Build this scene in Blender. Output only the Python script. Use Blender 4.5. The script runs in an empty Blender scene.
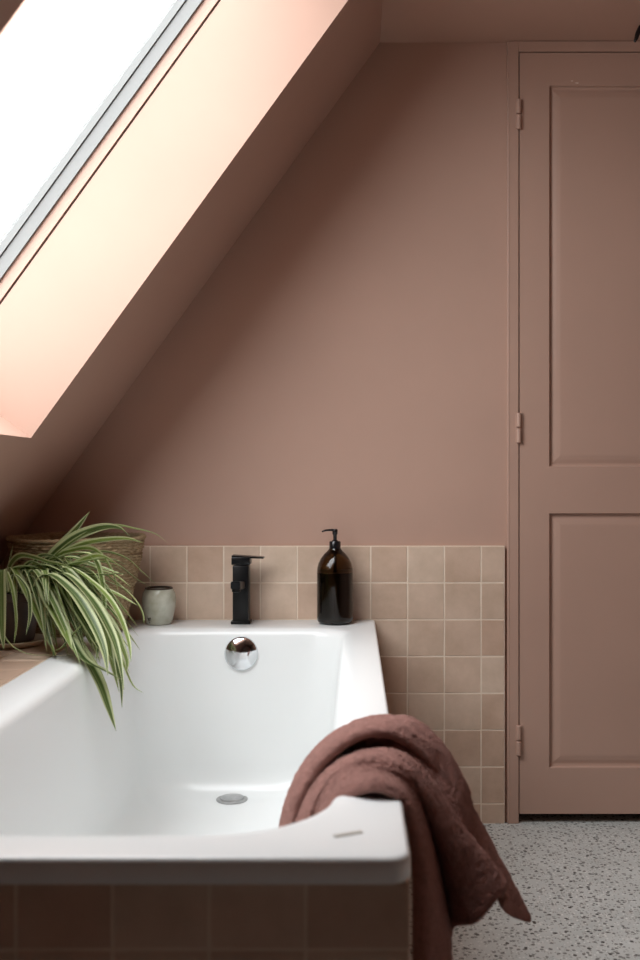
import bpy, bmesh, math, random
from mathutils import Vector, Matrix
random.seed(11)
C = bpy.context.scene.collection
F = 1007.0; VX = 353.0; VY = 476.0; CZ = 0.95

def px(u, v, d):
    """point at distance d along the room (y) that the photo shows near (u, v)"""
    return Vector(((u-VX)/F*d, d, CZ-(v-VY)/F*d))

# ------------------------------------------------------------------ helpers
def link(name, bm, mats, parent=None, smooth=False, angle=None):
    me = bpy.data.meshes.new(name); bm.normal_update(); bm.to_mesh(me); bm.free()
    o = bpy.data.objects.new(name, me); C.objects.link(o)
    if not isinstance(mats, (list, tuple)): mats = [mats]
    for m in mats: me.materials.append(m)
    if parent: 
        o.parent = parent
        o.matrix_parent_inverse = Matrix.Translation(parent.location).inverted() if parent.type == 'EMPTY' else Matrix()
    if smooth:
        for p in me.polygons: p.use_smooth = True
        if angle is not None:
            me.set_sharp_from_angle(angle=math.radians(angle))
    return o
def thing(name, label, cat, loc=(0,0,0), group=None):
    o = bpy.data.objects.new(name, None); C.objects.link(o); o.location = loc
    o.empty_display_size = .05
    return tag(o, label, cat, group)
def tag(o, label, cat, group=None):
    o['label'] = label; o['category'] = cat
    if group: o['group'] = group
    return o
def struct(o, label=None, cat=None):
    o['kind'] = 'structure'
    if label: o['label'] = label
    if cat: o['category'] = cat
    return o
def box(bm, x0, x1, y0, y1, z0, z1, bev=0, seg=2):
    vs = [bm.verts.new(p) for p in ((x0,y0,z0),(x1,y0,z0),(x1,y1,z0),(x0,y1,z0),(x0,y0,z1),(x1,y0,z1),(x1,y1,z1),(x0,y1,z1))]
    fs = [bm.faces.new([vs[i] for i in f]) for f in ((3,2,1,0),(4,5,6,7),(0,1,5,4),(1,2,6,5),(2,3,7,6),(3,0,4,7))]
    if bev:
        es = list({e for f in fs for e in f.edges})
        bmesh.ops.bevel(bm, geom=es, offset=bev, segments=seg, profile=.5, affect='EDGES')
    return vs
def prism(bm, a, b):
    """a, b: two matching loops of points -> closed solid"""
    va = [bm.verts.new(p) for p in a]; vb = [bm.verts.new(p) for p in b]
    n = len(a)
    bm.faces.new(va); bm.faces.new(vb[::-1])
    for i in range(n): bm.faces.new([va[i], vb[i], vb[(i+1)%n], va[(i+1)%n]])
    bmesh.ops.recalc_face_normals(bm, faces=bm.faces)
def lathe(bm, prof, cx, cy, z0, seg=64, cap0=True, cap1=True, fn=None):
    rings = []
    for r, z in prof:
        ring = []
        for i in range(seg):
            a = 2*math.pi*i/seg
            rr = r + (fn(a, z, r) if fn else 0)
            ring.append(bm.verts.new((cx+rr*math.cos(a), cy+rr*math.sin(a), z0+z)))
        rings.append(ring)
    for k in range(len(rings)-1):
        for i in range(seg):
            j = (i+1) % seg
            bm.faces.new([rings[k][i], rings[k][j], rings[k+1][j], rings[k+1][i]])
    if cap0: bm.faces.new(rings[0][::-1])
    if cap1: bm.faces.new(rings[-1])
def tube(bm, pts, r, seg=12):
    pts = [Vector(p) for p in pts]; rings = []
    rs = r if isinstance(r, (list, tuple)) else [r]*len(pts)
    up = Vector((0,0,1)); 
    for i, p in enumerate(pts):
        t = (pts[min(i+1,len(pts)-1)]-pts[max(i-1,0)]).normalized()
        a = t.cross(up)
        if a.length < 1e-3: a = t.cross(Vector((0,1,0)))
        a.normalize(); b = t.cross(a).normalized()
        rings.append([bm.verts.new(p+rs[i]*(a*math.cos(2*math.pi*k/seg)+b*math.sin(2*math.pi*k/seg))) for k in range(seg)])
    for k in range(len(rings)-1):
        for i in range(seg):
            j = (i+1)%seg
            bm.faces.new([rings[k][i], rings[k][j], rings[k+1][j], rings[k+1][i]])
    bm.faces.new(rings[0][::-1]); bm.faces.new(rings[-1])
    bmesh.ops.recalc_face_normals(bm, faces=bm.faces)
def cr(ps, t):
    """Catmull-Rom through ps, t in 0..1"""
    n = len(ps)-1; x = min(max(t*n, 0), n-1e-6); i = int(x); f = x-i
    p0 = ps[i-1] if i > 0 else ps[0]*2-ps[1]
    p1 = ps[i]; p2 = ps[i+1]
    p3 = ps[i+2] if i+2 <= n else ps[n]*2-ps[n-1]
    return .5*((2*p1)+(p2-p0)*f+(2*p0-5*p1+4*p2-p3)*f*f+(3*p1-p0-3*p2+p3)*f**3)

# ------------------------------------------------------------------ materials
def mat(name, col=(.5,.5,.5), rough=.5, metal=0, spec=.5):
    m = bpy.data.materials.new(name); m.use_nodes = True
    b = m.node_tree.nodes['Principled BSDF']
    b.inputs['Base Color'].default_value = (*col, 1)
    b.inputs['Roughness'].default_value = rough
    b.inputs['Metallic'].default_value = metal
    b.inputs['Specular IOR Level'].default_value = spec
    return m
def N(m, t, **kw):
    n = m.node_tree.nodes.new(t)
    for k, v in kw.items():
        if k in n.inputs: n.inputs[k].default_value = v
        else: setattr(n, k, v)
    return n
def L(m, a, b): m.node_tree.links.new(a, b)
def ramp(m, stops, interp='LINEAR'):
    r = m.node_tree.nodes.new('ShaderNodeValToRGB'); e = r.color_ramp; e.interpolation = interp
    while len(e.elements) < len(stops): e.elements.new(.5)
    for i, (p, c) in enumerate(stops):
        e.elements[i].position = p; e.elements[i].color = (*c, 1)
    return r
def bump(m, src, strength=.3, dist=.002):
    b = N(m, 'ShaderNodeBump', Strength=strength, Distance=dist)
    L(m, src, b.inputs['Height']); L(m, b.outputs[0], m.node_tree.nodes['Principled BSDF'].inputs['Normal'])
def objco(m): return N(m, 'ShaderNodeTexCoord').outputs['Object']
def noisy(m, c1, c2, scale=6, detail=4, bs=0, bscale=80, bd=.001):
    t = N(m, 'ShaderNodeTexNoise', Scale=scale, Detail=detail); L(m, objco(m), t.inputs['Vector'])
    r = ramp(m, [(.3, c1), (.7, c2)]); L(m, t.outputs[0], r.inputs[0])
    L(m, r.outputs[0], m.node_tree.nodes['Principled BSDF'].inputs['Base Color'])
    if bs:
        t2 = N(m, 'ShaderNodeTexNoise', Scale=bscale, Detail=3); L(m, objco(m), t2.inputs['Vector'])
        bump(m, t2.outputs[0], bs, bd)
    return m

PINK = (.462, .298, .233)
def shade(c, k): return tuple(x*k for x in c)
M_wall = noisy(mat('pink_wall_paint', PINK, .62, spec=.3), shade(PINK, .97), shade(PINK, 1.03), 3, 4, .12, 140, .0006)
M_wood = noisy(mat('pink_woodwork_paint', PINK, .42, spec=.4), shade(PINK, .95), shade(PINK, 1.0), 3, 4, .05, 60, .0005)
M_white = mat('white_bath_enamel', (.785,.80,.795), .3, spec=.5)
M_chrome = mat('chrome', (.72,.74,.76), .08, 1)
M_steel = noisy(mat('brushed_steel', (.42,.42,.42), .3, 1), (.36,.36,.36), (.48,.48,.48), 60, 2)
M_black = mat('matt_black_metal', (.004,.004,.0045), .33, spec=.3)
M_blackpl = mat('black_plastic', (.007,.007,.008), .22)
M_badge = mat('grey_badge', (.5,.48,.43), .4, .3)
M_sash = mat('pale_grey_sash', (.20,.205,.20), .5)
M_gask = mat('dark_gasket', (.03,.03,.03), .6)
M_dark = mat('dark_void', (.01,.008,.007), .9)
M_grout = noisy(mat('cream_grout', (.72,.6,.48), .85), (.72,.60,.48), (.80,.69,.57), 20, 3)
M_lin = noisy(mat('pale_flake', (.75,.65,.55), .6), (.7,.6,.5), (.8,.7,.6), 90, 2)

def tile_mat(name, c1, c2, rough=.32):
    m = mat(name, c1, rough, spec=.45)
    g = N(m, 'ShaderNodeNewGeometry')
    r = ramp(m, [(0, c1), (1, c2)]); L(m, g.outputs['Random Per Island'], r.inputs[0])
    t = N(m, 'ShaderNodeTexNoise', Scale=14, Detail=5, Roughness=.6); L(m, objco(m), t.inputs['Vector'])
    mx = N(m, 'ShaderNodeMix', data_type='RGBA', blend_type='MULTIPLY')
    r2 = ramp(m, [(.3, (.86,.84,.82)), (.7, (1.06,1.06,1.08))]); L(m, t.outputs[0], r2.inputs[0])
    mx.inputs[0].default_value = 1
    L(m, r.outputs[0], mx.inputs[6]); L(m, r2.outputs[0], mx.inputs[7])
    L(m, mx.outputs[2], m.node_tree.nodes['Principled BSDF'].inputs['Base Color'])
    bump(m, t.outputs[0], .25, .002)
    return m
M_tile = tile_mat('blush_zellige_tile', (.55,.385,.285), (.66,.52,.405))

# terrazzo floor
M_floor = mat('speckled_floor', (.5,.52,.49), .42)
def build_floor(m):
    co = objco(m)
    n1 = N(m, 'ShaderNodeTexNoise', Scale=9, Detail=3); L(m, co, n1.inputs['Vector'])
    base = ramp(m, [(.3, (.50,.52,.50)), (.7, (.58,.60,.58))]); L(m, n1.outputs[0], base.inputs[0])
    last = base.outputs[0]
    for sc, lo, col, rmin in ((120, .20, (.70,.71,.68), .5), (150, .22, (.30,.30,.28), .45), (80, .22, (.20,.20,.19), .35), (56, .15, (.06,.06,.055), .5)):
        wp = N(m, 'ShaderNodeTexNoise', Scale=sc*1.5, Detail=1); L(m, co, wp.inputs['Vector'])
        add = N(m, 'ShaderNodeVectorMath', operation='MULTIPLY_ADD'); 
        L(m, wp.outputs['Color'], add.inputs[0]); add.inputs[1].default_value = (.004,)*3; L(m, co, add.inputs[2])
        v = N(m, 'ShaderNodeTexVoronoi', Scale=sc, feature='F1'); L(m, add.outputs[0], v.inputs['Vector'])
        lt = N(m, 'ShaderNodeMath', operation='LESS_THAN'); L(m, v.outputs['Distance'], lt.inputs[0]); lt.inputs[1].default_value = lo*1.5
        sp = N(m, 'ShaderNodeSeparateColor'); L(m, v.outputs['Color'], sp.inputs[0])
        gt = N(m, 'ShaderNodeMath', operation='GREATER_THAN'); L(m, sp.outputs[0], gt.inputs[0]); gt.inputs[1].default_value = rmin
        ml = N(m, 'ShaderNodeMath', operation='MULTIPLY'); L(m, lt.outputs[0], ml.inputs[0]); L(m, gt.outputs[0], ml.inputs[1])
        mx = N(m, 'ShaderNodeMix', data_type='RGBA'); L(m, ml.outputs[0], mx.inputs[0]); L(m, last, mx.inputs[6]); mx.inputs[7].default_value = (*col, 1)
        last = mx.outputs[2]
    L(m, last, m.node_tree.nodes['Principled BSDF'].inputs['Base Color'])
build_floor(M_floor)

# basket
M_seagrass = mat('seagrass', (.3,.2,.1), .8, spec=.2)
def build_sg(m):
    co = N(m, 'ShaderNodeTexCoord').outputs['UV']
    mp = N(m, 'ShaderNodeMapping'); mp.inputs['Scale'].default_value = (60, 90, 1); L(m, co, mp.inputs[0])
    t = N(m, 'ShaderNodeTexNoise', Scale=1, Detail=4, Roughness=.7); L(m, mp.outputs[0], t.inputs['Vector'])
    r = ramp(m, [(.28, (.17,.11,.055)), (.5, (.36,.26,.145)), (.72, (.55,.43,.27))]); L(m, t.outputs[0], r.inputs[0])
    L(m, r.outputs[0], m.node_tree.nodes['Principled BSDF'].inputs['Base Color'])
    mp2 = N(m, 'ShaderNodeMapping'); mp2.inputs['Scale'].default_value = (150, 420, 1); L(m, co, mp2.inputs[0])
    t2 = N(m, 'ShaderNodeTexNoise', Scale=1, Detail=2); L(m, mp2.outputs[0], t2.inputs['Vector'])
    bump(m, t2.outputs[0], .7, .004)
build_sg(M_seagrass)

# leaves
M_leaf = mat('variegated_leaf', (.2,.35,.1), .42, spec=.4)
def build_leaf(m):
    b = m.node_tree.nodes['Principled BSDF']
    uv = N(m, 'ShaderNodeTexCoord').outputs['UV']
    s = N(m, 'ShaderNodeSeparateXYZ'); L(m, uv, s.inputs[0])
    g = N(m, 'ShaderNodeNewGeometry')
    a = ramp(m, [(0, (.05,.085,.022)), (.5, (.115,.175,.04)), (1, (.23,.31,.07))]); L(m, g.outputs['Random Per Island'], a.inputs[0])
    ed = ramp(m, [(0, (1,1,1)), (.17, (1,1,1)), (.3, (0,0,0)), (.45, (.0,.0,.0)), (.5, (.3,.3,.3)), (.55, (.0,.0,.0)), (.7, (0,0,0)), (.83, (1,1,1)), (1, (1,1,1))])
    L(m, s.outputs[0], ed.inputs[0])
    mp = N(m, 'ShaderNodeMapping'); mp.inputs['Scale'].default_value = (14, 1.5, 1); L(m, uv, mp.inputs[0])
    t = N(m, 'ShaderNodeTexNoise', Scale=1.5, Detail=2); L(m, mp.outputs[0], t.inputs['Vector'])
    r2 = ramp(m, [(.35, (.75,.8,.75)), (.65, (1.25,1.2,1.2))]); L(m, t.outputs[0], r2.inputs[0])
    mx = N(m, 'ShaderNodeMix', data_type='RGBA'); L(m, ed.outputs[0], mx.inputs[0]); L(m, a.outputs[0], mx.inputs[6]); mx.inputs[7].default_value = (.50,.54,.30,1)
    m2 = N(m, 'ShaderNodeMix', data_type='RGBA', blend_type='MULTIPLY'); m2.inputs[0].default_value = 1
    L(m, mx.outputs[2], m2.inputs[6]); L(m, r2.outputs[0], m2.inputs[7])
    L(m, m2.outputs[2], b.inputs['Base Color'])
    tr = N(m, 'ShaderNodeBsdfTranslucent'); L(m, m2.outputs[2], tr.inputs[0])
    ms = N(m, 'ShaderNodeMixShader'); ms.inputs[0].default_value = .3
    out = m.node_tree.nodes['Material Output']
    L(m, b.outputs[0], ms.inputs[1]); L(m, tr.outputs[0], ms.inputs[2]); L(m, ms.outputs[0], out.inputs[0])
build_leaf(M_leaf)
M_pot = noisy(mat('dark_brown_glaze', (.05,.03,.02), .5), (.035,.02,.014), (.08,.045,.03), 20, 3)
M_saucer = mat('cream_saucer', (.55,.45,.33), .4)
M_soil = noisy(mat('soil', (.02,.014,.01), .95), (.012,.008,.006), (.03,.02,.014), 60, 3, .8, 120, .005)
# stoneware jar
M_jar = mat('celadon_glaze', (.5,.5,.42), .22)
def build_jar(m):
    co = objco(m)
    t = N(m, 'ShaderNodeTexNoise', Scale=22, Detail=5); L(m, co, t.inputs['Vector'])
    r = ramp(m, [(.3, (.36,.355,.27)), (.6, (.52,.52,.44))]); L(m, t.outputs[0], r.inputs[0])
    t2 = N(m, 'ShaderNodeTexNoise', Scale=150, Detail=3); L(m, co, t2.inputs['Vector'])
    dd = N(m, 'ShaderNodeVectorMath', operation='DISTANCE'); L(m, co, dd.inputs[0]); dd.inputs[1].default_value = (-.54, 2.636, .571)
    ad = N(m, 'ShaderNodeMath', operation='MULTIPLY_ADD'); L(m, t2.outputs[0], ad.inputs[0]); ad.inputs[1].default_value = .022; L(m, dd.outputs['Value'], ad.inputs[2])
    r2 = ramp(m, [(.0195, (1,1,1)), (.0225, (0,0,0))]); L(m, ad.outputs[0], r2.inputs[0])
    mx = N(m, 'ShaderNodeMix', data_type='RGBA'); L(m, r2.outputs[0], mx.inputs[0]); L(m, r.outputs[0], mx.inputs[6]); mx.inputs[7].default_value = (.06,.05,.035,1)
    L(m, mx.outputs[2], m.node_tree.nodes['Principled BSDF'].inputs['Base Color'])
build_jar(M_jar)
M_rim = mat('dark_brown_rim', (.05,.03,.02), .4)
# amber glass
M_amber = mat('amber_glass', (.17,.085,.03), .05)
M_amber.node_tree.nodes['Principled BSDF'].inputs['Transmission Weight'].default_value = 1
M_amber.node_tree.nodes['Principled BSDF'].inputs['IOR'].default_value = 1.45
M_liq = mat('dark_soap', (.006,.0045,.003), .3)
# towel
def towel_mat(name, base):
    m = mat(name, base, .95, spec=.1)
    m.node_tree.nodes['Principled BSDF'].inputs['Sheen Weight'].default_value = .35
    m.node_tree.nodes['Principled BSDF'].inputs['Sheen Tint'].default_value = (.9,.6,.52,1)
    co = objco(m)
    t = N(m, 'ShaderNodeTexNoise', Scale=70, Detail=4, Roughness=.7); L(m, co, t.inputs['Vector'])
    r = ramp(m, [(.3, shade(base, .78)), (.7, shade(base, 1.22))]); L(m, t.outputs[0], r.inputs[0])
    L(m, r.outputs[0], m.node_tree.nodes['Principled BSDF'].inputs['Base Color'])
    t2 = N(m, 'ShaderNodeTexNoise', Scale=520, Detail=2); L(m, co, t2.inputs['Vector'])
    bump(m, t2.outputs[0], 1.0, .008)
    return m
M_towel = towel_mat('dusty_pink_terry', (.40,.195,.165))
# glass pane
M_pane = bpy.data.materials.new('window_glass'); M_pane.use_nodes = True
def build_pane(m):
    nt = m.node_tree; nt.nodes.remove(nt.nodes['Principled BSDF'])
    tr = N(m, 'ShaderNodeBsdfTransparent'); gl = N(m, 'ShaderNodeBsdfGlossy', Roughness=.02)
    lw = N(m, 'ShaderNodeLayerWeight', Blend=.5); ms = N(m, 'ShaderNodeMixShader')
    pw = N(m, 'ShaderNodeMath', operation='POWER'); L(m, lw.outputs['Facing'], pw.inputs[0]); pw.inputs[1].default_value = 4
    fr = N(m, 'ShaderNodeMath', operation='MULTIPLY_ADD'); L(m, pw.outputs[0], fr.inputs[0]); fr.inputs[1].default_value = .5; fr.inputs[2].default_value = .03
    L(m, fr.outputs[0], ms.inputs[0]); L(m, tr.outputs[0], ms.inputs[1]); L(m, gl.outputs[0], ms.inputs[2])
    L(m, ms.outputs[0], nt.nodes['Material Output'].inputs[0])
build_pane(M_pane)

# ------------------------------------------------------------------ dimensions
YW = 2.765; YT = 2.752            # wall plane, tile face
CEIL = 2.14; XC = .074            # crease of slope and ceiling
TH = math.atan(1.38); ST, CT = math.sin(TH), math.cos(TH)
def S(t, y, h=0):                 # t down the slope, h outward
    return Vector((XC - CT*t - ST*h, y, CEIL - ST*t + CT*h))
XR = 1.85; YB = -3.0; XL = -1.085
RIM = .557
TEND = (CEIL-RIM+.012)/ST
O0, O1 = .035, 1.3635             # opening along slope
Y0, Y1 = 1.18, 2.27

# ------------------------------------------------------------------ setting
bm = bmesh.new(); box(bm, XL-.35, XR+.1, YB-.1, YW+.5, -.1, 0)
struct(link('floor', bm, M_floor), 'speckled grey terrazzo floor', 'floor')
bm = bmesh.new(); box(bm, XC, XR+.1, YB-.1, YW+.5, CEIL, CEIL+.35)
struct(link('ceiling', bm, M_wall), 'pink painted flat ceiling', 'ceiling')
DX0, DX1, DZ0, DZ1 = .4555, 1.09, .0265, 2.107
bm = bmesh.new()
box(bm, XL-.9, DX0-.002, YW, YW+.12, 0, CEIL+.3)
box(bm, DX1+.002, XR+.1, YW, YW+.12, 0, CEIL+.3)
box(bm, DX0-.002, DX1+.002, YW, YW+.12, DZ1+.003, CEIL+.3)
struct(link('wall_back', bm, M_wall), 'pink painted end wall behind the bath', 'wall')
bm = bmesh.new(); box(bm, DX0-.1, DX1+.1, YW+.12, YW+.5, -.0, CEIL+.3)
bmesh.ops.delete(bm, geom=[f for f in bm.faces if abs(f.calc_center_median().y-YW-.12) < 1e-4], context='FACES')
struct(link('wall_cupboard', bm, M_dark), 'dark cupboard interior behind the door', 'wall')
bm = bmesh.new(); box(bm, XR, XR+.1, YB-.1, YW, 0, CEIL)
struct(link('wall_right', bm, M_wall))
bm = bmesh.new(); box(bm, XL-.9, XR+.1, YB-.1, YB, 0, CEIL+.3)
struct(link('wall_front', bm, M_wall))
# slope with opening, thin slab of four pieces
bm = bmesh.new()
def slab(t0, t1, y0, y1, h0=0, h1=.05):
    prism(bm, [S(t0,y0,h0),S(t1,y0,h0),S(t1,y1,h0),S(t0,y1,h0)], [S(t0,y0,h1),S(t1,y0,h1),S(t1,y1,h1),S(t0,y1,h1)])
slab(-.0, O0, YB, YW); slab(O1, TEND, YB, YW)
slab(O0, O1, YB, Y0); slab(O0, O1, Y1, YW)
bmesh.ops.remove_doubles(bm, verts=bm.verts, dist=1e-5)
struct(link('wall_left', bm, M_wall), 'sloping pink attic wall around the skylight', 'wall')
# knee wall behind ledge
bm = bmesh.new(); box(bm, XL-.1, XL, YB, YW, 0, RIM+.02)
struct(link('wall_knee', bm, M_wall))
# skylight reveal
HR = .232
bm = bmesh.new()
def reveal(t0, t1, y0, y1): slab(t0, t1, y0, y1, .0, HR)
W = .03
slab(O0-W, O1+W, Y1, Y1+W, .05, HR); slab(O0-W, O1+W, Y0-W, Y0, .05, HR)
slab(O0-W, O0, Y0, Y1, .05, HR); slab(O1, O1+W, Y0, Y1, .05, HR)
struct(link('trim_1', bm, M_wall), 'pink plastered reveal of the skylight', 'window reveal')
# window
bm = bmesh.new()
def ring(t0, t1, y0, y1, w, h0, h1, b=None):
    global bm
    if b is not None: bm = b
    slab(t0, t1, y0, y0+w, h0, h1); slab(t0, t1, y1-w, y1, h0, h1)
    slab(t0, t0+w, y0+w, y1-w, h0, h1); slab(t1-w, t1, y0+w, y1-w, h0, h1)
ring(O0-W, O1+W, Y0-W, Y1+W, W+.0015, HR+.005, HR+.031)      # painted frame, a dark groove below it
win = struct(link('window_1', bm, M_wood), 'skylight in the sloping wall with pale grey sash', 'skylight')
bm = bmesh.new(); ring(O0-W, O1+W, Y0-W, Y1+W, W-.006, HR, HR+.005); link('window_gasket', bm, M_gask, win)
b2 = bmesh.new()
ring(O0-W, O1+W, Y0-W, Y1+W, W+.009, HR+.031, HR+.058, b2)
ring(O0-W, O1+W, Y0-W, Y1+W, W+.013, HR+.060, HR+.082, b2)
link('window_sash', b2, M_sash, win)
b3 = bmesh.new(); ring(O0-W, O1+W, Y0-W, Y1+W, W+.005, HR+.058, HR+.060, b3); link('window_seal', b3, M_gask, win)
bm = bmesh.new(); slab(O0+.0132, O1-.0132, Y0+.0132, Y1-.0132, HR+.074, HR+.078); link('window_glass', bm, M_pane, win)

# ------------------------------------------------------------------ door
bm = bmesh.new()
def panel_door(bm, x0, x1, z0, z1, yf, th, panels):
    """one solid slab whose front has sunk raised-and-fielded panels"""
    xs = sorted({x0, x1, *[p[0] for p in panels], *[p[1] for p in panels]})
    zs = sorted({z0, z1, *[p[2] for p in panels], *[p[3] for p in panels]})
    grid = {}
    def V(x, y, z):
        k = (round(x,5), round(y,5), round(z,5))
        if k not in grid: grid[k] = bm.verts.new((x,y,z))
        return grid[k]
    def q(a, b, c, d): bm.faces.new([V(*a), V(*b), V(*c), V(*d)])
    for i in range(len(xs)-1):
        for j in range(len(zs)-1):
            a, b, c, d = xs[i], xs[i+1], zs[j], zs[j+1]
            if any(abs(a-p[0])<1e-6 and abs(c-p[2])<1e-6 for p in panels):
                prof = [(0, 0), (.0015, .001), (.0035, .0095), (.009, .0110), (.012, .0105), (.020, .0082), (.031, .0063), (.036, .0060)]
                for k in range(len(prof)-1):
                    (i0, d0), (i1, d1) = prof[k], prof[k+1]
                    A = [(a+i0,yf+d0,c+i0),(b-i0,yf+d0,c+i0),(b-i0,yf+d0,d-i0),(a+i0,yf+d0,d-i0)]
                    B = [(a+i1,yf+d1,c+i1),(b-i1,yf+d1,c+i1),(b-i1,yf+d1,d-i1),(a+i1,yf+d1,d-i1)]
                    for e in range(4): q(A[e], A[(e+1)%4], B[(e+1)%4], B[e])
                q(*B)
            else:
                q((a,yf,c),(b,yf,c),(b,yf,d),(a,yf,d))
    yb = yf+th
    bx = [(x0,z0),(x1,z0),(x1,z1),(x0,z1)]
    for e in range(4):
        (a, c), (b, d) = bx[e], bx[(e+1)%4]
        vs = [v for v in bm.verts if abs(v.co.y-yf)<1e-6 and (abs(v.co.x-a)<1e-6 and abs(v.co.x-b)<1e-6 or abs(v.co.z-c)<1e-6 and abs(v.co.z-d)<1e-6)]
        vs.sort(key=lambda v: (v.co.x-a)**2+(v.co.z-c)**2)
        bm.faces.new([V(a,yb,c)] + vs + [V(b,yb,d)])
    bm.faces.new([V(x0,yb,z0), V(x0,yb,z1), V(x1,yb,z1), V(x1,yb,z0)])
    bmesh.ops.recalc_face_normals(bm, faces=bm.faces)
sc = F/(YW-.012)
def zz(v): return CZ-(v-VY)/sc
def xx(u): return (u-VX)/sc
yf = YW-.012
PX0 = xx(549); PX1 = DX1-(PX0-DX0)
panel_door(bm, DX0, DX1, DZ0, DZ1, yf, .035, [(PX0, PX1, zz(467), zz(85)), (PX0, PX1, zz(768), zz(513))])
door = struct(link('door_1', bm, M_wood), 'pink painted two-panel cupboard door', 'door')
for k, v in enumerate((115, 428, 740)):
    z = zz(v)
    bm = bmesh.new()
    for a, b in ((-.041, -.002), (.002, .041)):
        tube(bm, [(DX0-.003, yf-.006, z+a), (DX0-.003, yf-.006, z+a+.002), (DX0-.003, yf-.006, z+b-.002), (DX0-.003, yf-.006, z+b)], [.005,.0068,.0068,.005], 14)
    box(bm, DX0-.012, DX0+.009, yf-.0025, yf+.004, z-.041, z+.041, .0008, 1)
    link('hinge', bm, M_wood, door, True, 40)
bm = bmesh.new()
for (u, v, w, h) in ((587, 100, .012, .005), (577, 83, .010, .003), (572, 81, .007, .002)):
    x, z = xx(u), zz(v)
    vs = []
    for i in range(9):
        a = 2*math.pi*i/9; r = 1+.25*math.sin(a*3+u)
        vs.append((x+w/2*r*math.cos(a), z+h/2*r*math.sin(a)))
    y = yf+.0023
    if v < 85: y = yf-.0004
    else: y = yf+.0075
    prism(bm, [(a, y, b) for a, b in vs], [(a, y+.0008, b) for a, b in vs])
fl = link('paint_chip', bm, M_lin, door); fl['label'] = 'pale chips in the pink paint near the top of the door'
# frame round the door
bm = bmesh.new()
fx0 = xx(508.5)
def architrave(b, x0, x1, z0, z1, y0=YW-.014):
    box(b, x0, x1, y0, YW, z0, z1, .002, 2)
architrave(bm, fx0, DX0-.0025, 0, CEIL-.001)
box(bm, fx0-.003, fx0+.004, YW-.0148, YW, 0, CEIL-.001, .002, 2)
architrave(bm, DX1+.0025, DX1+.034, 0, CEIL-.001)
architrave(bm, DX0-.0025, DX1+.0025, DZ1+.003, CEIL-.001)
struct(link('trim_2', bm, M_wood), 'pink painted frame around the cupboard door', 'door frame')

# ceiling hook at the top right
bm = bmesh.new()
P = px(634.3, 42, 2.66)
pts = [P+Vector(v) for v in ((0,0,0), (.004,-.002,.007), (.009,0,.022), (.018,0,.040), (.030,0,.052), (.036,0,.061), (.037,0,CEIL-P.z))]
tube(bm, [cr(pts, i/24) for i in range(25)], [.003+.004*math.sin(min(1, i/12)*math.pi/2) for i in range(25)], 10)
lathe(bm, [(.018,0),(.018,-.003),(.012,-.006)], pts[-1].x, pts[-1].y, CEIL, 24)
bmesh.ops.recalc_face_normals(bm, faces=bm.faces)
tag(link('ceiling_hook', bm, M_blackpl, None, True, 40), 'small dark metal hook under the ceiling above the cupboard door', 'hook')

# ------------------------------------------------------------------ tiles
def tiles(bm, O, U, V, Nn, us, vs, gap=.0026, th=.004, seed=0):
    """one bevelled tile per cell; O origin, U V in-plane axes, Nn outward"""
    rnd = random.Random(seed)
    for i in range(len(us)-1):
        for j in range(len(vs)-1):
            a, b = us[i]+gap/2, us[i+1]-gap/2; c, d = vs[j]+gap/2, vs[j+1]-gap/2
            if b-a < .004 or d-c < .004: continue
            loops = []
            tl = [rnd.uniform(-.0005,.0005) for _ in range(4)]
            for ins, h in ((0, 0), (0, th-.0012), (.0007, th-.0003), (.0018, th)):
                co = [(a+ins,c+ins),(b-ins,c+ins),(b-ins,d-ins),(a+ins,d-ins)]
                loops.append([bm.verts.new(O+U*p+V*q+Nn*(h+(tl[k] if h > 0 else 0))) for k, (p, q) in enumerate(co)])
            for k in range(3):
                for e in range(4): bm.faces.new([loops[k][e], loops[k][(e+1)%4], loops[k+1][(e+1)%4], loops[k+1][e]])
            bm.faces.new(loops[3])
X, Y, Z = Vector((1,0,0)), Vector((0,1,0)), Vector((0,0,1))
pz = .1007
zc = [0, .759-7*pz] + [.759-k*pz for k in range(6, -1, -1)]
xcs = [XL] + [.350-.1005*k for k in range(14, -1, -1)] + [.415]
bs = thing('tile_splashback', 'blush square tiles with pale grout on the lower end wall', 'tiles', (0, YT, 0))
bm = bmesh.new(); tiles(bm, Vector((0, YT+.004, 0)), X, Z, -Y, xcs, zc, seed=3)
link('tile', bm, M_tile, bs)
bm = bmesh.new(); box(bm, XL, .4145, YT+.0007, YW, 0, .7585); link('grout', bm, M_grout, bs)

# tiled surround of the bath: front and room side, and ledge top
RX0, RX1, RY0, RY1 = -.66, .06, 1.036, YT-.0012
fr = thing('tiled_bath_surround', 'square tiled panel boxing in the bath below its rim', 'bath panel', (-.3, 1.05, 0))
bm = bmesh.new()
PF = RY0+.011; PXR = .0590
xs = [RX0] + [.0515-.1005*k for k in range(7, 0, -1)] + [PXR+.0013]
zs = [z for z in zc if z < .5] + [RIM-.029]
tiles(bm, Vector((0, PF+.004, 0)), X, Z, -Y, xs, zs, seed=5)
ys = [PF+.0045] + [PF+.1005*k for k in range(1, 17)] + [YT-.0012]
tiles(bm, Vector((PXR-.004, 0, 0)), Y, Z, X, ys, zs, seed=6)
link('tile', bm, M_tile, fr)
bm = bmesh.new()
box(bm, RX0+.0005, PXR-.0022, PF+.0007, PF+.018, 0, RIM-.029)
box(bm, PXR-.018, PXR-.0006, PF+.018, YT-.0012, 0, RIM-.029)
link('grout', bm, M_grout, fr)
lg = thing('tiled_ledge', 'blush tiled ledge between the bath and the sloping wall', 'ledge', (-.87, 1.9, 0))
bm = bmesh.new()
lx = [XL+.002, RX0-.3030, RX0-.2025, RX0-.102, RX0-.0015]
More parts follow.
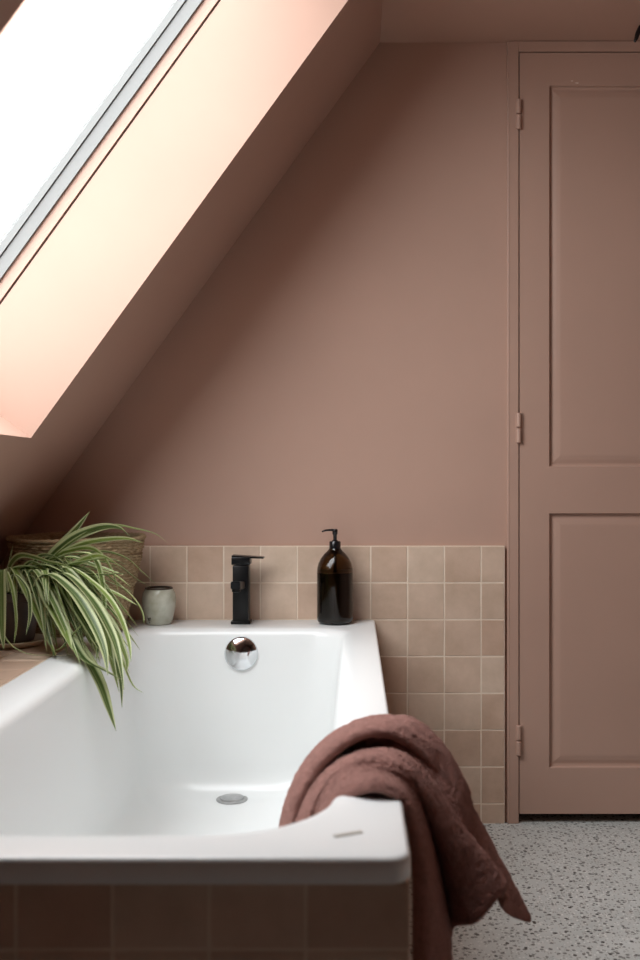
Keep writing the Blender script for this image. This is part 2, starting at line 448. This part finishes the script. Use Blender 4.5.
tiles(bm, Vector((0, 0, RIM-.005)), X, Y, Z, lx, [PF+.001]+[YT-.0012-.1005*k for k in range(16, -1, -1)], seed=8)
xl = [XL+.002] + [.0515-.1005*k for k in range(11, 7, -1)]
tiles(bm, Vector((0, PF+.004, 0)), X, Z, -Y, xl+[RX0-.0015], zs, seed=9)
link('tile', bm, M_tile, lg)
bm = bmesh.new(); box(bm, XL+.001, RX0-.0015, PF+.002, YT-.0012, 0, RIM-.0028); link('grout', bm, M_grout, lg)

# ------------------------------------------------------------------ bath
def rrect(x0, x1, y0, y1, rs, n=14):
    """rounded rectangle; rs radii for (x1,y0) (x1,y1) (x0,y1) (x0,y0)"""
    pts = []
    cs = [((x1,y0), (-1,1), -90, rs[0]), ((x1,y1), (-1,-1), 0, rs[1]), ((x0,y1), (1,-1), 90, rs[2]), ((x0,y0), (1,1), 180, rs[3])]
    for (cx, cy), (sx, sy), a0, r in cs:
        ox, oy = cx+sx*r, cy+sy*r
        for k in range(n+1):
            a = math.radians(a0+90*k/n)
            pts.append((ox+r*math.cos(a), oy+r*math.sin(a)))
    return pts
bm = bmesh.new()
loops = []
def lp(x0, x1, y0, y1, z, rs):
    if not isinstance(rs, tuple): rs = (rs,)*4
    loops.append([bm.verts.new((a, b, z)) for a, b in rrect(x0, x1, y0, y1, rs)])
LIP = .028
orad = (.022, .004, .004, .022)
# underside of the lip, outer edge, deck
lp(RX0+.02, RX1-.02, RY0+.02, RY1-.02, RIM-LIP, .01)
lp(RX0+.002, RX1-.002, RY0+.002, RY1, RIM-LIP, orad)
lp(RX0, RX1, RY0, RY1, RIM-LIP+.003, orad)
for a in (0, 22, 45, 67, 90):
    s_, c_ = math.sin(math.radians(a)), math.cos(math.radians(a)); r = .006
    lp(RX0+r*(1-c_), RX1-r*(1-c_), RY0+r*(1-c_), RY1-.5*r*(1-c_), RIM-r*(1-s_), orad)
IX0, IX1, IY0, IY1 = -.582, -.004, 1.098, 2.612
R0 = (.16, .085, .085, .14)
def ins(i, z, near=None, far=None, dr=0):
    near = i if near is None else near; far = i if far is None else far
    lp(IX0+i, IX1-i, IY0+near, IY1-far, z, tuple(r+dr for r in R0))
lp(IX0-.006, IX1+.006, IY0-.006, IY1+.006, RIM-.0004, R0)
for a in (0, 20, 40, 60, 80):
    r = .022; ins(r*math.sin(math.radians(a)), RIM-.0008-r*(1-math.cos(math.radians(a))))
ins(.028, .50, .04, .025, .005); ins(.036, .42, .07, .029, .012); ins(.044, .33, .11, .033, .022); ins(.051, .255, .150, .036, .03)
c0 = (.044, .215, .165, .036)
for k in range(8):
    a = math.radians(90*k/7); r = .072
    i_ = .053+r*(1-math.cos(a)); z = .14+r*(1-math.sin(a))
    ins(i_, z, .165+r*1.5*(1-math.cos(a)), .037+.05*(1-math.cos(a)), .03)
ins(.14, .1395, .3, .12, .0)
n = len(loops[0])
for k in range(len(loops)-1):
    for i in range(n):
        j = (i+1) % n
        bm.faces.new([loops[k][i], loops[k][j], loops[k+1][j], loops[k+1][i]])
bm.faces.new(loops[-1])
bath = tag(link('bathtub', bm, M_white, None, True, 50), 'large white built-in bathtub with flat rim', 'bathtub')
bath.data.materials.append(M_white)
# drain
DR = px(232, 800, 2.522)
bm = bmesh.new()
lathe(bm, [(.039,0),(.0395,.002),(.037,.004),(.033,.0042),(.032,.003),(.030,.003),(.029,.0065),(.02,.0085),(.008,.0095),(.002,.0098)], DR.x, DR.y, .1395, 48, cap0=False)
link('plug', bm, M_steel, bath, True, 40)['label'] = 'brushed steel plug in the bath floor'
bm = bmesh.new()
prof = [(.0435,0),(.0435,.006),(.042,.010),(.038,.013),(.025,.0165),(.012,.018),(.002,.0185)]
seg = 48; rings = []
OC = Vector((-.287, 2.5915, .494)); tilt = math.radians(4)
for r, h in prof:
    rings.append([bm.verts.new(OC+Vector((r*math.cos(2*math.pi*i/seg), -h*math.cos(tilt)-r*math.sin(2*math.pi*i/seg)*math.sin(-tilt), r*math.sin(2*math.pi*i/seg)))) for i in range(seg)])
for k in range(len(rings)-1):
    for i in range(seg): bm.faces.new([rings[k][i], rings[k][(i+1)%seg], rings[k+1][(i+1)%seg], rings[k+1][i]])
bm.faces.new(rings[-1]); bmesh.ops.recalc_face_normals(bm, faces=bm.faces)
link('overflow_cover', bm, M_chrome, bath, True, 50)['label'] = 'round chrome overflow cover'
# small badge set in the near corner of the rim
bm = bmesh.new()
A = px(334, 836.5, 1.0975); B = px(362, 832.0, 1.112)
A.z = B.z = RIM; d = (B-A).normalized(); w = Vector((-d.y, d.x, 0))*.0035
prism(bm, [A-w, B-w, B+w, A+w], [p+Z*.0008 for p in (A-w, B-w, B+w, A+w)])
link('maker_badge', bm, M_badge, bath)['label'] = 'small grey badge on the rim corner'

# ------------------------------------------------------------------ faucet
FX, FY = -.298, 2.692
f = thing('bath_faucet', 'matt black square column faucet on the far bath rim', 'faucet', (FX, FY, RIM))
bm = bmesh.new(); box(bm, FX-.026, FX+.026, FY-.026, FY+.026, RIM, RIM+.008, .002); box(bm, FX-.0215, FX+.0215, FY-.0215, FY+.0215, RIM+.006, RIM+.155, .0025)
link('column', bm, M_black, f, True, 40)
bm = bmesh.new()
def sweepbox(pts, w, h):
    lo = [bm.verts.new(p+Vector(q)) for p in pts for q in ((-w,0,-h),(w,0,-h),(w,0,h),(-w,0,h))]
    n = len(pts)
    for k in range(n-1):
        for e in range(4): bm.faces.new([lo[k*4+e], lo[k*4+(e+1)%4], lo[k*4+4+(e+1)%4], lo[k*4+4+e]])
    bm.faces.new(lo[:4]); bm.faces.new(lo[-4:]); bmesh.ops.recalc_face_normals(bm, faces=bm.faces)
sweepbox([Vector((FX, FY-.015, RIM+.103)), Vector((FX, FY-.125, RIM+.114)), Vector((FX, FY-.140, RIM+.1155))], .0125, .010)
bmesh.ops.bevel(bm, geom=list(bm.edges), offset=.002, segments=2, affect='EDGES')
lathe(bm, [(.011,.0),(.011,-.008),(.008,-.009)], FX, FY-.124, RIM+.106, 24)
link('spout', bm, M_black, f, True, 40)
bm = bmesh.new(); box(bm, FX-.0245, FX+.0245, FY-.0245, FY+.0245, RIM+.157, RIM+.178, .002)
prism(bm, [(FX-.024,FY-.022,RIM+.176),(FX+.060,FY-.016,RIM+.173),(FX+.060,FY+.016,RIM+.173),(FX-.024,FY+.022,RIM+.176)],
          [(FX-.024,FY-.022,RIM+.182),(FX+.060,FY-.016,RIM+.177),(FX+.060,FY+.016,RIM+.177),(FX-.024,FY+.022,RIM+.182)])
link('lever', bm, M_black, f, True, 40)

# ------------------------------------------------------------------ soap bottle
SX, SY = (335-VX)/F*2.69, 2.69
b = thing('soap_bottle', 'tall amber glass pump bottle on the far corner of the bath rim', 'soap dispenser', (SX, SY, RIM))
bm = bmesh.new()
lathe(bm, [(.030,.0),(.040,.001),(.0455,.004),(.048,.010),(.0485,.02),(.0485,.137),(.0475,.148),(.0440,.161),(.0375,.174),(.0290,.185),(.0195,.194),(.0150,.200),(.0140,.208)], SX, SY, RIM, 64)
bmesh.ops.recalc_face_normals(bm, faces=bm.faces)
link('bottle_glass', bm, M_amber, b, True, 60)['label'] = 'amber glass body'
bm = bmesh.new()
lathe(bm, [(.028,.004),(.040,.005),(.0455,.012),(.0462,.02),(.0462,.1365),(.0,.1365+.0001)][:5], SX, SY, RIM, 48)
bmesh.ops.recalc_face_normals(bm, faces=bm.faces)
link('liquid', bm, M_liq, b, True, 60)['label'] = 'dark soap filling the bottle to its shoulder'
bm = bmesh.new(); lathe(bm, [(.0152,.198),(.0152,.2),(.0152,.217),(.0138,.219),(.0075,.2195),(.0072,.222)], SX, SY, RIM, 32)
lathe(bm, [(.0031,.02),(.0031,.19)], SX, SY, RIM, 10)
link('pump_collar', bm, M_blackpl, b, True, 40)
bm = bmesh.new()
lathe(bm, [(.0050,.219),(.0050,.236),(.0070,.238),(.0072,.249),(.0060,.2515),(.001,.252)], SX, SY, RIM, 24)
tube(bm, [cr([Vector((SX, SY, RIM+.2485)), Vector((SX-.014, SY-.002, RIM+.2488)), Vector((SX-.026, SY-.004, RIM+.2478)), Vector((SX-.035, SY-.006, RIM+.2445))], i/12) for i in range(13)], [.0034-.0014*i/12 for i in range(13)], 12)
link('pump_nozzle', bm, M_blackpl, b, True, 50)

# ------------------------------------------------------------------ jar
JX, JY = (159-VX)/F*2.675, 2.675
j = thing('stoneware_jar', 'small pale green glazed jar standing between basket and faucet', 'jar', (JX, JY, RIM))
bm = bmesh.new()
lathe(bm, [(.024,.0),(.031,.001),(.034,.006),(.0385,.022),(.0430,.042),(.0452,.058),(.0448,.070),(.0425,.083),(.0375,.092),(.0350,.095)], JX, JY, RIM, 56)
bmesh.ops.delete(bm, geom=[max(bm.faces, key=lambda q: q.calc_center_median().z)], context='FACES')
lathe(bm, [(.0350,.095),(.031,.092),(.034,.075),(.037,.05),(.028,.012),(.002,.008)], JX, JY, RIM, 56, cap0=False)
link('jar_body', bm, M_jar, j, True, 50)
bm = bmesh.new(); lathe(bm, [(.0362,.0935),(.0368,.0950),(.0358,.0972),(.0338,.0978),(.0312,.0968),(.0312,.0925)], JX, JY, RIM, 56, cap0=False, cap1=False)
link('jar_rim', bm, M_rim, j, True, 60)['label'] = 'unglazed dark brown mouth'

# ------------------------------------------------------------------ basket
BX, BY, BH = -.703, 2.565, .236
rows = 30; seg = 220
def brad(z):
    t = z/BH
    return .112+.056*t**.8
bm = bmesh.new(); uvl = bm.loops.layers.uv.new('UVMap')
rr = random.Random(4)
wob = [rr.uniform(-.0012,.0012) for _ in range(rows+2)]
sub = 4; rings = []; nst = 34
for k in range(rows*sub+1):
    z = BH*k/(rows*sub); row = k//sub; ph = (k % sub)/sub
    ring_ = []
    for i in range(seg):
        a = 2*math.pi*i/seg
        coil = .0026*math.sin(math.pi*ph)
        wv = .0022*math.cos(nst*a + math.pi*(row % 2)) * math.sin(math.pi*ph)
        r = brad(z)+coil+wv+wob[row]+.0008*math.sin(5*a+row*1.7)
        ring_.append(bm.verts.new((BX+r*math.cos(a), BY+r*math.sin(a), RIM+.001+z+.0012*math.sin(9*a+row))))
    rings.append(ring_)
def quads(rings, bm, uvl):
    for k in range(len(rings)-1):
        for i in range(seg):
            j_ = (i+1)%seg
            fc = bm.faces.new([rings[k][i], rings[k][j_], rings[k+1][j_], rings[k+1][i]])
            for lo, (uu, vv) in zip(fc.loops, ((i,k),(i+1,k),(i+1,k+1),(i,k+1))):
                lo[uvl].uv = (uu/seg, vv/len(rings))
quads(rings, bm, uvl)
bm.faces.new(rings[0][::-1])
inn = []
for k in range(12):
    z = BH*(1-k/11)*.97+.006; r = brad(z)-.007
    inn.append([bm.verts.new((BX+r*math.cos(2*math.pi*i/seg), BY+r*math.sin(2*math.pi*i/seg), RIM+.001+z)) for i in range(seg)])
quads(inn, bm, uvl); bm.faces.new(inn[-1])
bk = tag(link('woven_basket', bm, M_seagrass, None, True), 'round woven seagrass basket behind the spider plant', 'basket')
bm = bmesh.new(); uvl = bm.loops.layers.uv.new('UVMap')
rings = []
for k in range(13):
    a = 2*math.pi*k/12
    ring_ = []
    for i in range(seg):
        th = 2*math.pi*i/seg
        q = .0058+.0012*math.sin(th*60+k*1.05)
        r = brad(BH)-.002+q*math.cos(a)
        ring_.append(bm.verts.new((BX+r*math.cos(th), BY+r*math.sin(th), RIM+BH+q*math.sin(a)+.0015*math.sin(4*th))))
    rings.append(ring_)
quads(rings, bm, uvl); link('basket_rim', bm, M_seagrass, bk, True)

# ------------------------------------------------------------------ spider plant
QX, QY = -.795, 2.345
pl = thing('spider_plant', 'trailing variegated spider plant in a dark pot on the tiled ledge', 'plant', (QX, QY, RIM))
bm = bmesh.new(); lathe(bm, [(.045,.010),(.050,.011),(.066,.105),(.070,.107),(.071,.125),(.065,.126),(.063,.112)], QX, QY, RIM, 48)
link('pot', bm, M_pot, pl, True, 40)
bm = bmesh.new(); lathe(bm, [(.055,.0),(.066,.001),(.080,.013),(.079,.015),(.064,.006),(.03,.006)], QX, QY, RIM, 48)
link('saucer', bm, M_saucer, pl, True, 40)['label'] = 'cream saucer'
bm = bmesh.new(); lathe(bm, [(.0635,.108),(.0636,.113),(.04,.117),(.01,.119)], QX, QY, RIM, 40, cap0=False)
link('soil', bm, M_soil, pl, True)
bm = bmesh.new(); uvl = bm.loops.layers.uv.new('UVMap')
def leaf(pts, w, n=26, tw=0, asym=.45, tw0=0):
    pts = [Vector(p) for p in pts]; prev = None; vv = []
    a_prev = None
    for k in range(n+1):
        t = k/n; p = cr(pts, t); q = (cr(pts, min(1, t+.01))-cr(pts, max(0, t-.01))).normalized()
        side = q.cross(Z)
        if side.length < .15: side = a_prev if a_prev else Vector((1,0,0))
        side = side.normalized()
        if a_prev:
            if side.dot(a_prev) < 0: side = -side
            side = (side*.4+a_prev*.6); side = (side-q*side.dot(q)).normalized()
        a_prev = side
        nn = side.cross(q).normalized()
        if nn.z < 0: nn = -nn
        ang = tw0+tw*t
        sd = side*math.cos(ang)+nn*math.sin(ang); n2 = nn*math.cos(ang)-side*math.sin(ang)
        ww = w*(min(1, .45+t/asym*.55) if t < asym else 1-((t-asym)/(1-asym))**1.6)/2+.0003
        fold = .38*ww
        # keep leaves above the ledge and deck
        for dx in (): pass
        if p.x < -.585 and p.z < RIM+.006: p = Vector((p.x, p.y, RIM+.006+.002*random.random()))
        vv.append([bm.verts.new(p+sd*ww*e+n2*fold*abs(e)) for e in (-1,-.5,0,.5,1)])
    for k in range(n):
        for e in range(4):
            fc = bm.faces.new([vv[k][e], vv[k][e+1], vv[k+1][e+1], vv[k+1][e]])
            for lo, (uu, tt) in zip(fc.loops, ((e,k),(e+1,k),(e+1,k+1),(e,k+1))): lo[uvl].uv = (uu/4, tt/n)
def pleaf(pix, w, d0, d1, **kw):
    n_ = len(pix)-1
    leaf([px(u, v, d0+(d1-d0)*(i/n_)) for i, (u, v) in enumerate(pix)], w, **kw)
hero = [
 ([(10,592),(8,570),(17,557),(30,557),(50,563),(66,566),(84,574)], .012, 2.33, 2.22),
 ([(12,592),(14,570),(38,568),(62,583),(82,600),(98,622),(108,645)], .019, 2.32, 2.14),
 ([(10,592),(12,568),(24,588),(37,615),(48,640),(56,655)], .020, 2.32, 2.16),
 ([(24,600),(34,578),(46,604),(62,632),(82,655),(98,682),(108,708),(116,731)], .034, 2.30, 2.10),
 ([(30,600),(40,585),(54,612),(70,640),(84,660),(104,671),(122,680)], .022, 2.29, 2.10),
 ([(30,592),(46,562),(62,545),(78,527),(90,511)], .017, 2.33, 2.30),
 ([(30,592),(46,563),(70,541),(98,529),(118,528),(131,538)], .021, 2.33, 2.27),
 ([(32,592),(48,563),(80,537),(112,526),(135,529),(155,534),(169,544)], .008, 2.33, 2.25),
 ([(32,592),(50,562),(78,546),(105,540),(128,539),(143,543)], .012, 2.33, 2.27),
 ([(34,592),(52,560),(80,549),(97,552),(110,568),(117,588),(119,602)], .013, 2.33, 2.26),
 ([(34,592),(56,560),(82,553),(96,562),(103,590),(104,615),(100,642)], .013, 2.32, 2.2),
 ([(34,592),(60,565),(90,566),(112,580),(132,597),(142,612),(144,624)], .010, 2.32, 2.26),
 ([(36,592),(70,560),(100,552),(125,558),(142,572),(158,586)], .008, 2.33, 2.30),
 ([(36,592),(80,568),(110,562),(135,578),(150,588)], .006, 2.33, 2.30),
 ([(40,592),(64,572),(90,590),(112,612),(127,632),(140,650)], .010, 2.30, 2.2),
 ([(40,592),(56,578),(80,598),(98,625),(110,650),(120,680),(122,708)], .018, 2.28, 2.12),
 ([(40,592),(60,580),(84,602),(104,630),(112,662),(119,692)], .018, 2.27, 2.11),
 ([(42,592),(66,576),(92,600),(112,625),(121,645),(127,662),(126,672)], .015, 2.28, 2.14),
 ([(42,592),(60,572),(86,590),(106,620),(120,655),(132,684),(143,693)], .006, 2.28, 2.12),
 ([(40,592),(52,576),(70,600),(86,625),(100,648),(113,660)], .020, 2.28, 2.13),
 ([(38,592),(50,570),(74,585),(90,610),(98,640),(96,662)], .016, 2.29, 2.15),
 ([(6,592),(2,570),(1,600),(2,630),(4,650)], .018, 2.2, 2.14),
 ([(4,592),(-4,585),(-3,612),(6,640),(24,653),(50,656),(92,655)], .006, 2.2, 2.16),
 ([(8,592),(8,572),(11,556),(13,545)], .004, 2.33, 2.32),
 ([(50,652),(62,648),(74,634),(85,621)], .007, 2.2, 2.15),
 ([(20,592),(26,570),(38,600),(48,635),(57,664)], .012, 2.3, 2.16),
 ([(26,592),(34,570),(52,600),(70,640),(80,663)], .012, 2.3, 2.15),
 ([(26,592),(36,560),(52,556),(64,563)], .010, 2.34, 2.27),
 ([(8,592),(6,572),(12,590),(16,620),(14,645)], .008, 2.22, 2.19),
 ([(10,592),(14,575),(27,590),(30,615),(26,635)], .009, 2.24, 2.18),
]
hero += [([(26,600),(38,580),(50,604),(62,628),(72,650)], .040, 2.31, 2.10),
 ([(44,592),(62,574),(88,596),(108,628),(118,655),(124,690)], .020, 2.27, 2.05),
 ([(44,592),(66,568),(96,586),(116,610),(128,640),(131,662)], .014, 2.29, 2.12),
 ([(30,600),(46,575),(72,592),(92,622),(104,650),(108,676)], .022, 2.27, 2.06)]
for pix, w, d0, d1 in hero:
    dv = .07 if pix[-1][1] > 655 and pix[-1][0] > 70 else 0
    up = pix[-1][1] < 606 and pix[-1][0] > 60 or w > .03
    pleaf(pix, w*1.3, d0, d1-dv, tw=random.uniform(-.25,.25), tw0=(.3 if w > .03 else random.choice((.7, .9))) if up else 0)
rnd = random.Random(5)
for k in range(34):
    t0 = rnd.uniform(84, 140); t1 = rnd.uniform(565, 640) if t0 > 110 else rnd.uniform(590, 668)
    c_ = (rnd.uniform(30, 46), 592)
    pleaf([c_, (rnd.uniform(48, 64), rnd.uniform(556, 572)), (rnd.uniform(.5,.62)*t0+26, t1*.45+rnd.uniform(300,318)), (t0, t1)], rnd.uniform(.009,.018), 2.34, rnd.uniform(2.18,2.3), tw=rnd.uniform(-.5,.5), tw0=rnd.uniform(-.3,.9), n=20)
rnd = random.Random(21)
for k in range(88):
    c0 = rnd.choice([(12,590),(36,590),(40,588),(30,592)])
    tipu = rnd.uniform(44, 134); tipv = 612+ (tipu-44)*.5 + rnd.uniform(-30, 34)
    if tipu < 60: tipv = rnd.uniform(600, 655)
    m1 = (c0[0]+(tipu-c0[0])*.3, rnd.uniform(562, 590)); m2 = (c0[0]+(tipu-c0[0])*.68, (m1[1]+tipv)/2-rnd.uniform(2,16))
    pleaf([c0, m1, m2, (tipu, tipv)], rnd.uniform(.009,.020), 2.33, rnd.uniform(2.14,2.29), tw=rnd.uniform(-.9,.9), n=18)
for k in range(14):
    a = rnd.uniform(1.7, 5.2); r = rnd.uniform(.06,.13)
    O_ = Vector((QX, QY, RIM+.115)); dr = Vector((math.cos(a), math.sin(a)*.7-.15, 0))
    leaf([O_, O_+dr*r*.4+Z*rnd.uniform(.04,.06), O_+dr*r*.8+Z*.02, O_+dr*r-Z*rnd.uniform(.03,.10)], rnd.uniform(.007,.014), n=16, tw=rnd.uniform(-.6,.6))
fo = link('foliage', bm, M_leaf, pl, True)

# ------------------------------------------------------------------ towel
SA = [
 [(328,824,1.275),(339,812,1.26),(351,800,1.24),(373,792,1.225),(395,799,1.222),(406,818,1.222),(411,850,1.222),(412,900,1.222),(412,1010,1.222)],
 [(322,824,1.28),(333,806,1.265),(348,790,1.25),(373,781,1.235),(398,790,1.235),(411,815,1.232),(420,852,1.228),(426,900,1.222),(430,1010,1.22)],
 [(316,824,1.325),(327,799,1.31),(346,780,1.29),(376,775,1.29),(402,787,1.295),(418,817,1.295),(429,858,1.295),(437,905,1.29),(447,1000,1.28)],
 [(311,824,1.34),(322,797,1.33),(342,774,1.32),(373,768,1.31),(403,778,1.31),(423,812,1.33),(437,858,1.36),(446,900,1.37),(452,932,1.37)],
 [(303,828,1.355),(317,800,1.34),(338,774,1.33),(368,760,1.32),(402,767,1.32),(425,797,1.32),(446,845,1.32),(462,890,1.32),(478,922,1.31)],
 [(295,830,1.39),(310,797,1.385),(334,768,1.375),(366,754,1.365),(401,756,1.36),(430,781,1.355),(457,822,1.345),(484,858,1.335),(506,889,1.325)],
 [(299,826,1.42),(312,796,1.42),(334,765,1.41),(366,755,1.41),(400,758,1.41),(428,785,1.41),(455,828,1.41),(482,866,1.41),(503,898,1.40)],
]
SB = [
 [(309,824,1.43),(320,798,1.44),(340,768,1.44),(366,752,1.42),(402,752,1.42),(432,778,1.43),(460,820,1.43),(488,862,1.43),(508,898,1.43)],
 [(307,822,1.47),(319,792,1.48),(338,760,1.47),(368,743,1.44),(404,745,1.44),(436,773,1.45),(465,818,1.46),(490,868,1.47),(505,910,1.47)],
 [(303,822,1.53),(315,783,1.53),(335,748,1.51),(367,736,1.49),(404,738,1.49),(437,768,1.50),(468,816,1.51),(494,870,1.52),(515,918,1.52)],
 [(299,822,1.57),(311,784,1.57),(332,744,1.56),(364,726,1.56),(402,726,1.56),(436,758,1.56),(468,806,1.56),(500,864,1.56),(530,922,1.55)],
 [(292,822,1.60),(303,782,1.60),(326,740,1.61),(362,719,1.61),(400,719,1.61),(434,750,1.61),(466,800,1.60),(500,862,1.59),(528,918,1.57)],
]
SC = [
 [(291,828,1.39),(301,797,1.39),(320,765,1.385),(345,741,1.38),(374,730,1.38),(404,740,1.39),(432,768,1.40),(456,810,1.42)],
 [(287,829,1.42),(297,793,1.42),(318,757,1.42),(345,734,1.42),(376,724,1.42),(408,728,1.43),(440,753,1.45),(466,798,1.47)],
 [(283,830,1.48),(292,791,1.48),(314,752,1.49),(344,728,1.50),(378,720,1.50),(412,723,1.51),(443,749,1.52),(469,794,1.53)],
 [(284,828,1.57),(294,792,1.58),(318,753,1.59),(350,729,1.59),(382,721,1.59),(412,724,1.59),(442,750,1.60),(467,796,1.60)],
]
SF = [
 [(366,737,1.42),(380,737,1.405),(402,749,1.39),(426,775,1.385),(446,800,1.38),(462,826,1.375)],
 [(366,727,1.44),(384,721,1.44),(407,727,1.43),(434,753,1.42),(456,788,1.41),(468,825,1.40)],
 [(370,722,1.48),(388,714,1.48),(412,714,1.48),(440,738,1.47),(461,774,1.46),(474,816,1.45)],
 [(374,721,1.53),(390,714,1.53),(414,716,1.53),(441,742,1.52),(461,779,1.51),(472,812,1.50)],
]
import mathutils
for St_ in (SA, SB, SC):
    for r_ in St_: r_[0] = (r_[0][0]-3, r_[0][1]+16, r_[0][2])
SC = [[r_[0]] + [(u_, v_+3, d_) for u_, v_, d_ in r_[1:]] for r_ in SC]
SF = [[(u_, v_+9, d_) for u_, v_, d_ in r_] for r_ in SF]
def sheet(bm, St, nu, nv, thick, seed):
    G = [[px(*p) for p in row] for row in St]
    rows_ = []
    for i in range(nu+1):
        t = i/nu
        ctrl = [cr([G[r][c] for r in range(len(G))], t) for c in range(len(G[0]))]
        rows_.append([cr(ctrl, j_/nv) for j_ in range(nv+1)])
    nrm = [[None]*(nv+1) for _ in range(nu+1)]
    for i in range(nu+1):
        for j_ in range(nv+1):
            a = rows_[min(i+1,nu)][j_]-rows_[max(i-1,0)][j_]; b_ = rows_[i][min(j_+1,nv)]-rows_[i][max(j_-1,0)]
            q = a.cross(b_)
            nrm[i][j_] = q.normalized() if q.length > 1e-9 else Vector((0,0,1))
    top = []; bot = []
    for i in range(nu+1):
        A = []; B_ = []
        for j_ in range(nv+1):
            p = rows_[i][j_]; q = nrm[i][j_]
            if q.z+q.x*.5 < 0 and False: q = -q
            ns = mathutils.noise.noise(Vector((i*.075, j_*.018, seed)))*.0030 + mathutils.noise.noise(p*60)*.0010 + mathutils.noise.noise(p*170)*.0010 + mathutils.noise.noise(p*380)*.0018
            ed = min(i, nu-i, 6)/6; ed2 = min(j_, nv-j_, 4)/4
            th = thick*(math.sqrt(max(0, 1-(1-ed)**2))*.8+.2)*(math.sqrt(max(0,1-(1-ed2)**2))*.8+.2)
            A.append(bm.verts.new(p+q*(ns+th/2))); B_.append(bm.verts.new(p+q*(ns-th/2)))
        top.append(A); bot.append(B_)
    for i in range(nu):
        for j_ in range(nv):
            bm.faces.new([top[i][j_], top[i+1][j_], top[i+1][j_+1], top[i][j_+1]])
            bm.faces.new([bot[i][j_+1], bot[i+1][j_+1], bot[i+1][j_], bot[i][j_]])
    for i in range(nu):
        bm.faces.new([top[i][0], bot[i][0], bot[i+1][0], top[i+1][0]])
        bm.faces.new([top[i+1][nv], bot[i+1][nv], bot[i][nv], top[i][nv]])
    for j_ in range(nv):
        bm.faces.new([top[0][j_+1], bot[0][j_+1], bot[0][j_], top[0][j_]])
        bm.faces.new([top[nu][j_], bot[nu][j_], bot[nu][j_+1], top[nu][j_+1]])
bm = bmesh.new()
sheet(bm, SA, 150, 170, .009, 1)
sheet(bm, SB, 100, 150, .008, 3)
sheet(bm, SC, 90, 130, .013, 5)
sheet(bm, SF, 90, 90, .013, 7)
bmesh.ops.recalc_face_normals(bm, faces=bm.faces)
tag(link('bath_towel', bm, M_towel, None, True), 'dusty pink terry towel draped over the bath side rim', 'towel')

# ------------------------------------------------------------------ light
w = bpy.data.worlds.new('overcast_sky'); bpy.context.scene.world = w; w.use_nodes = True
bg = w.node_tree.nodes['Background']; bg.inputs[1].default_value = 10.3
# overcast sky: darkest at the horizon, brightest overhead, a little brighter to one side
tcw = N(w, 'ShaderNodeTexCoord'); sx = N(w, 'ShaderNodeSeparateXYZ'); L(w, tcw.outputs['Generated'], sx.inputs[0])
def dotn(v):
    d_ = N(w, 'ShaderNodeVectorMath', operation='DOT_PRODUCT'); L(w, tcw.outputs['Generated'], d_.inputs[0]); d_.inputs[1].default_value = Vector(v).normalized(); return d_.outputs['Value']
SKYD, SKYLO, SKYHI, P0, P1 = (0, -.3, .9), .5, 1.1, 0.0, 1.0
mr = N(w, 'ShaderNodeMapRange'); L(w, dotn(SKYD), mr.inputs[0])
for i_, v_ in enumerate((P0, P1, SKYLO, SKYHI)): mr.inputs[i_+1].default_value = v_
sv = N(w, 'ShaderNodeVectorMath', operation='SCALE'); sv.inputs[0].default_value = (.95, .98, 1.0); L(w, mr.outputs[0], sv.inputs['Scale'])
L(w, sv.outputs[0], bg.inputs[0])
pd = bpy.data.lights.new('skylight_portal', 'AREA'); pd.shape = 'RECTANGLE'
pd.size = O1-O0; pd.size_y = Y1-Y0
pd.cycles.is_portal = True   # guides sampling of the sky through the opening; gives no light of its own
po = bpy.data.objects.new('skylight_portal', pd); C.objects.link(po)
ax = Vector((CT,0,ST)); nn = Vector((ST,0,-CT))  # inward normal
m3 = Matrix((ax, (-nn).cross(ax), -nn)).transposed()
po.matrix_world = Matrix.Translation(S((O0+O1)/2, (Y0+Y1)/2, HR+.085)) @ m3.to_4x4()

# ------------------------------------------------------------------ camera
cam = bpy.data.cameras.new('camera'); co = bpy.data.objects.new('camera', cam); C.objects.link(co)
co.location = (0, 0, CZ); co.rotation_euler = (math.pi/2, 0, 0)
cam.sensor_fit = 'VERTICAL'; cam.sensor_height = 36; cam.lens = F/960*36
cam.shift_x = -(VX-320)/960; cam.shift_y = (VY-480)/960
cam.clip_start = .02
cam.dof.use_dof = True; cam.dof.focus_distance = 2.6; cam.dof.aperture_fstop = 4.2
sc_ = bpy.context.scene; sc_.camera = co
vs = sc_.view_settings
vs.view_transform = 'Standard'; vs.look = 'None'; vs.gamma = 1; vs.use_curve_mapping = False; vs.exposure = 0
try: sc_.cycles.max_bounces = 16; sc_.cycles.diffuse_bounces = 8
except Exception: pass
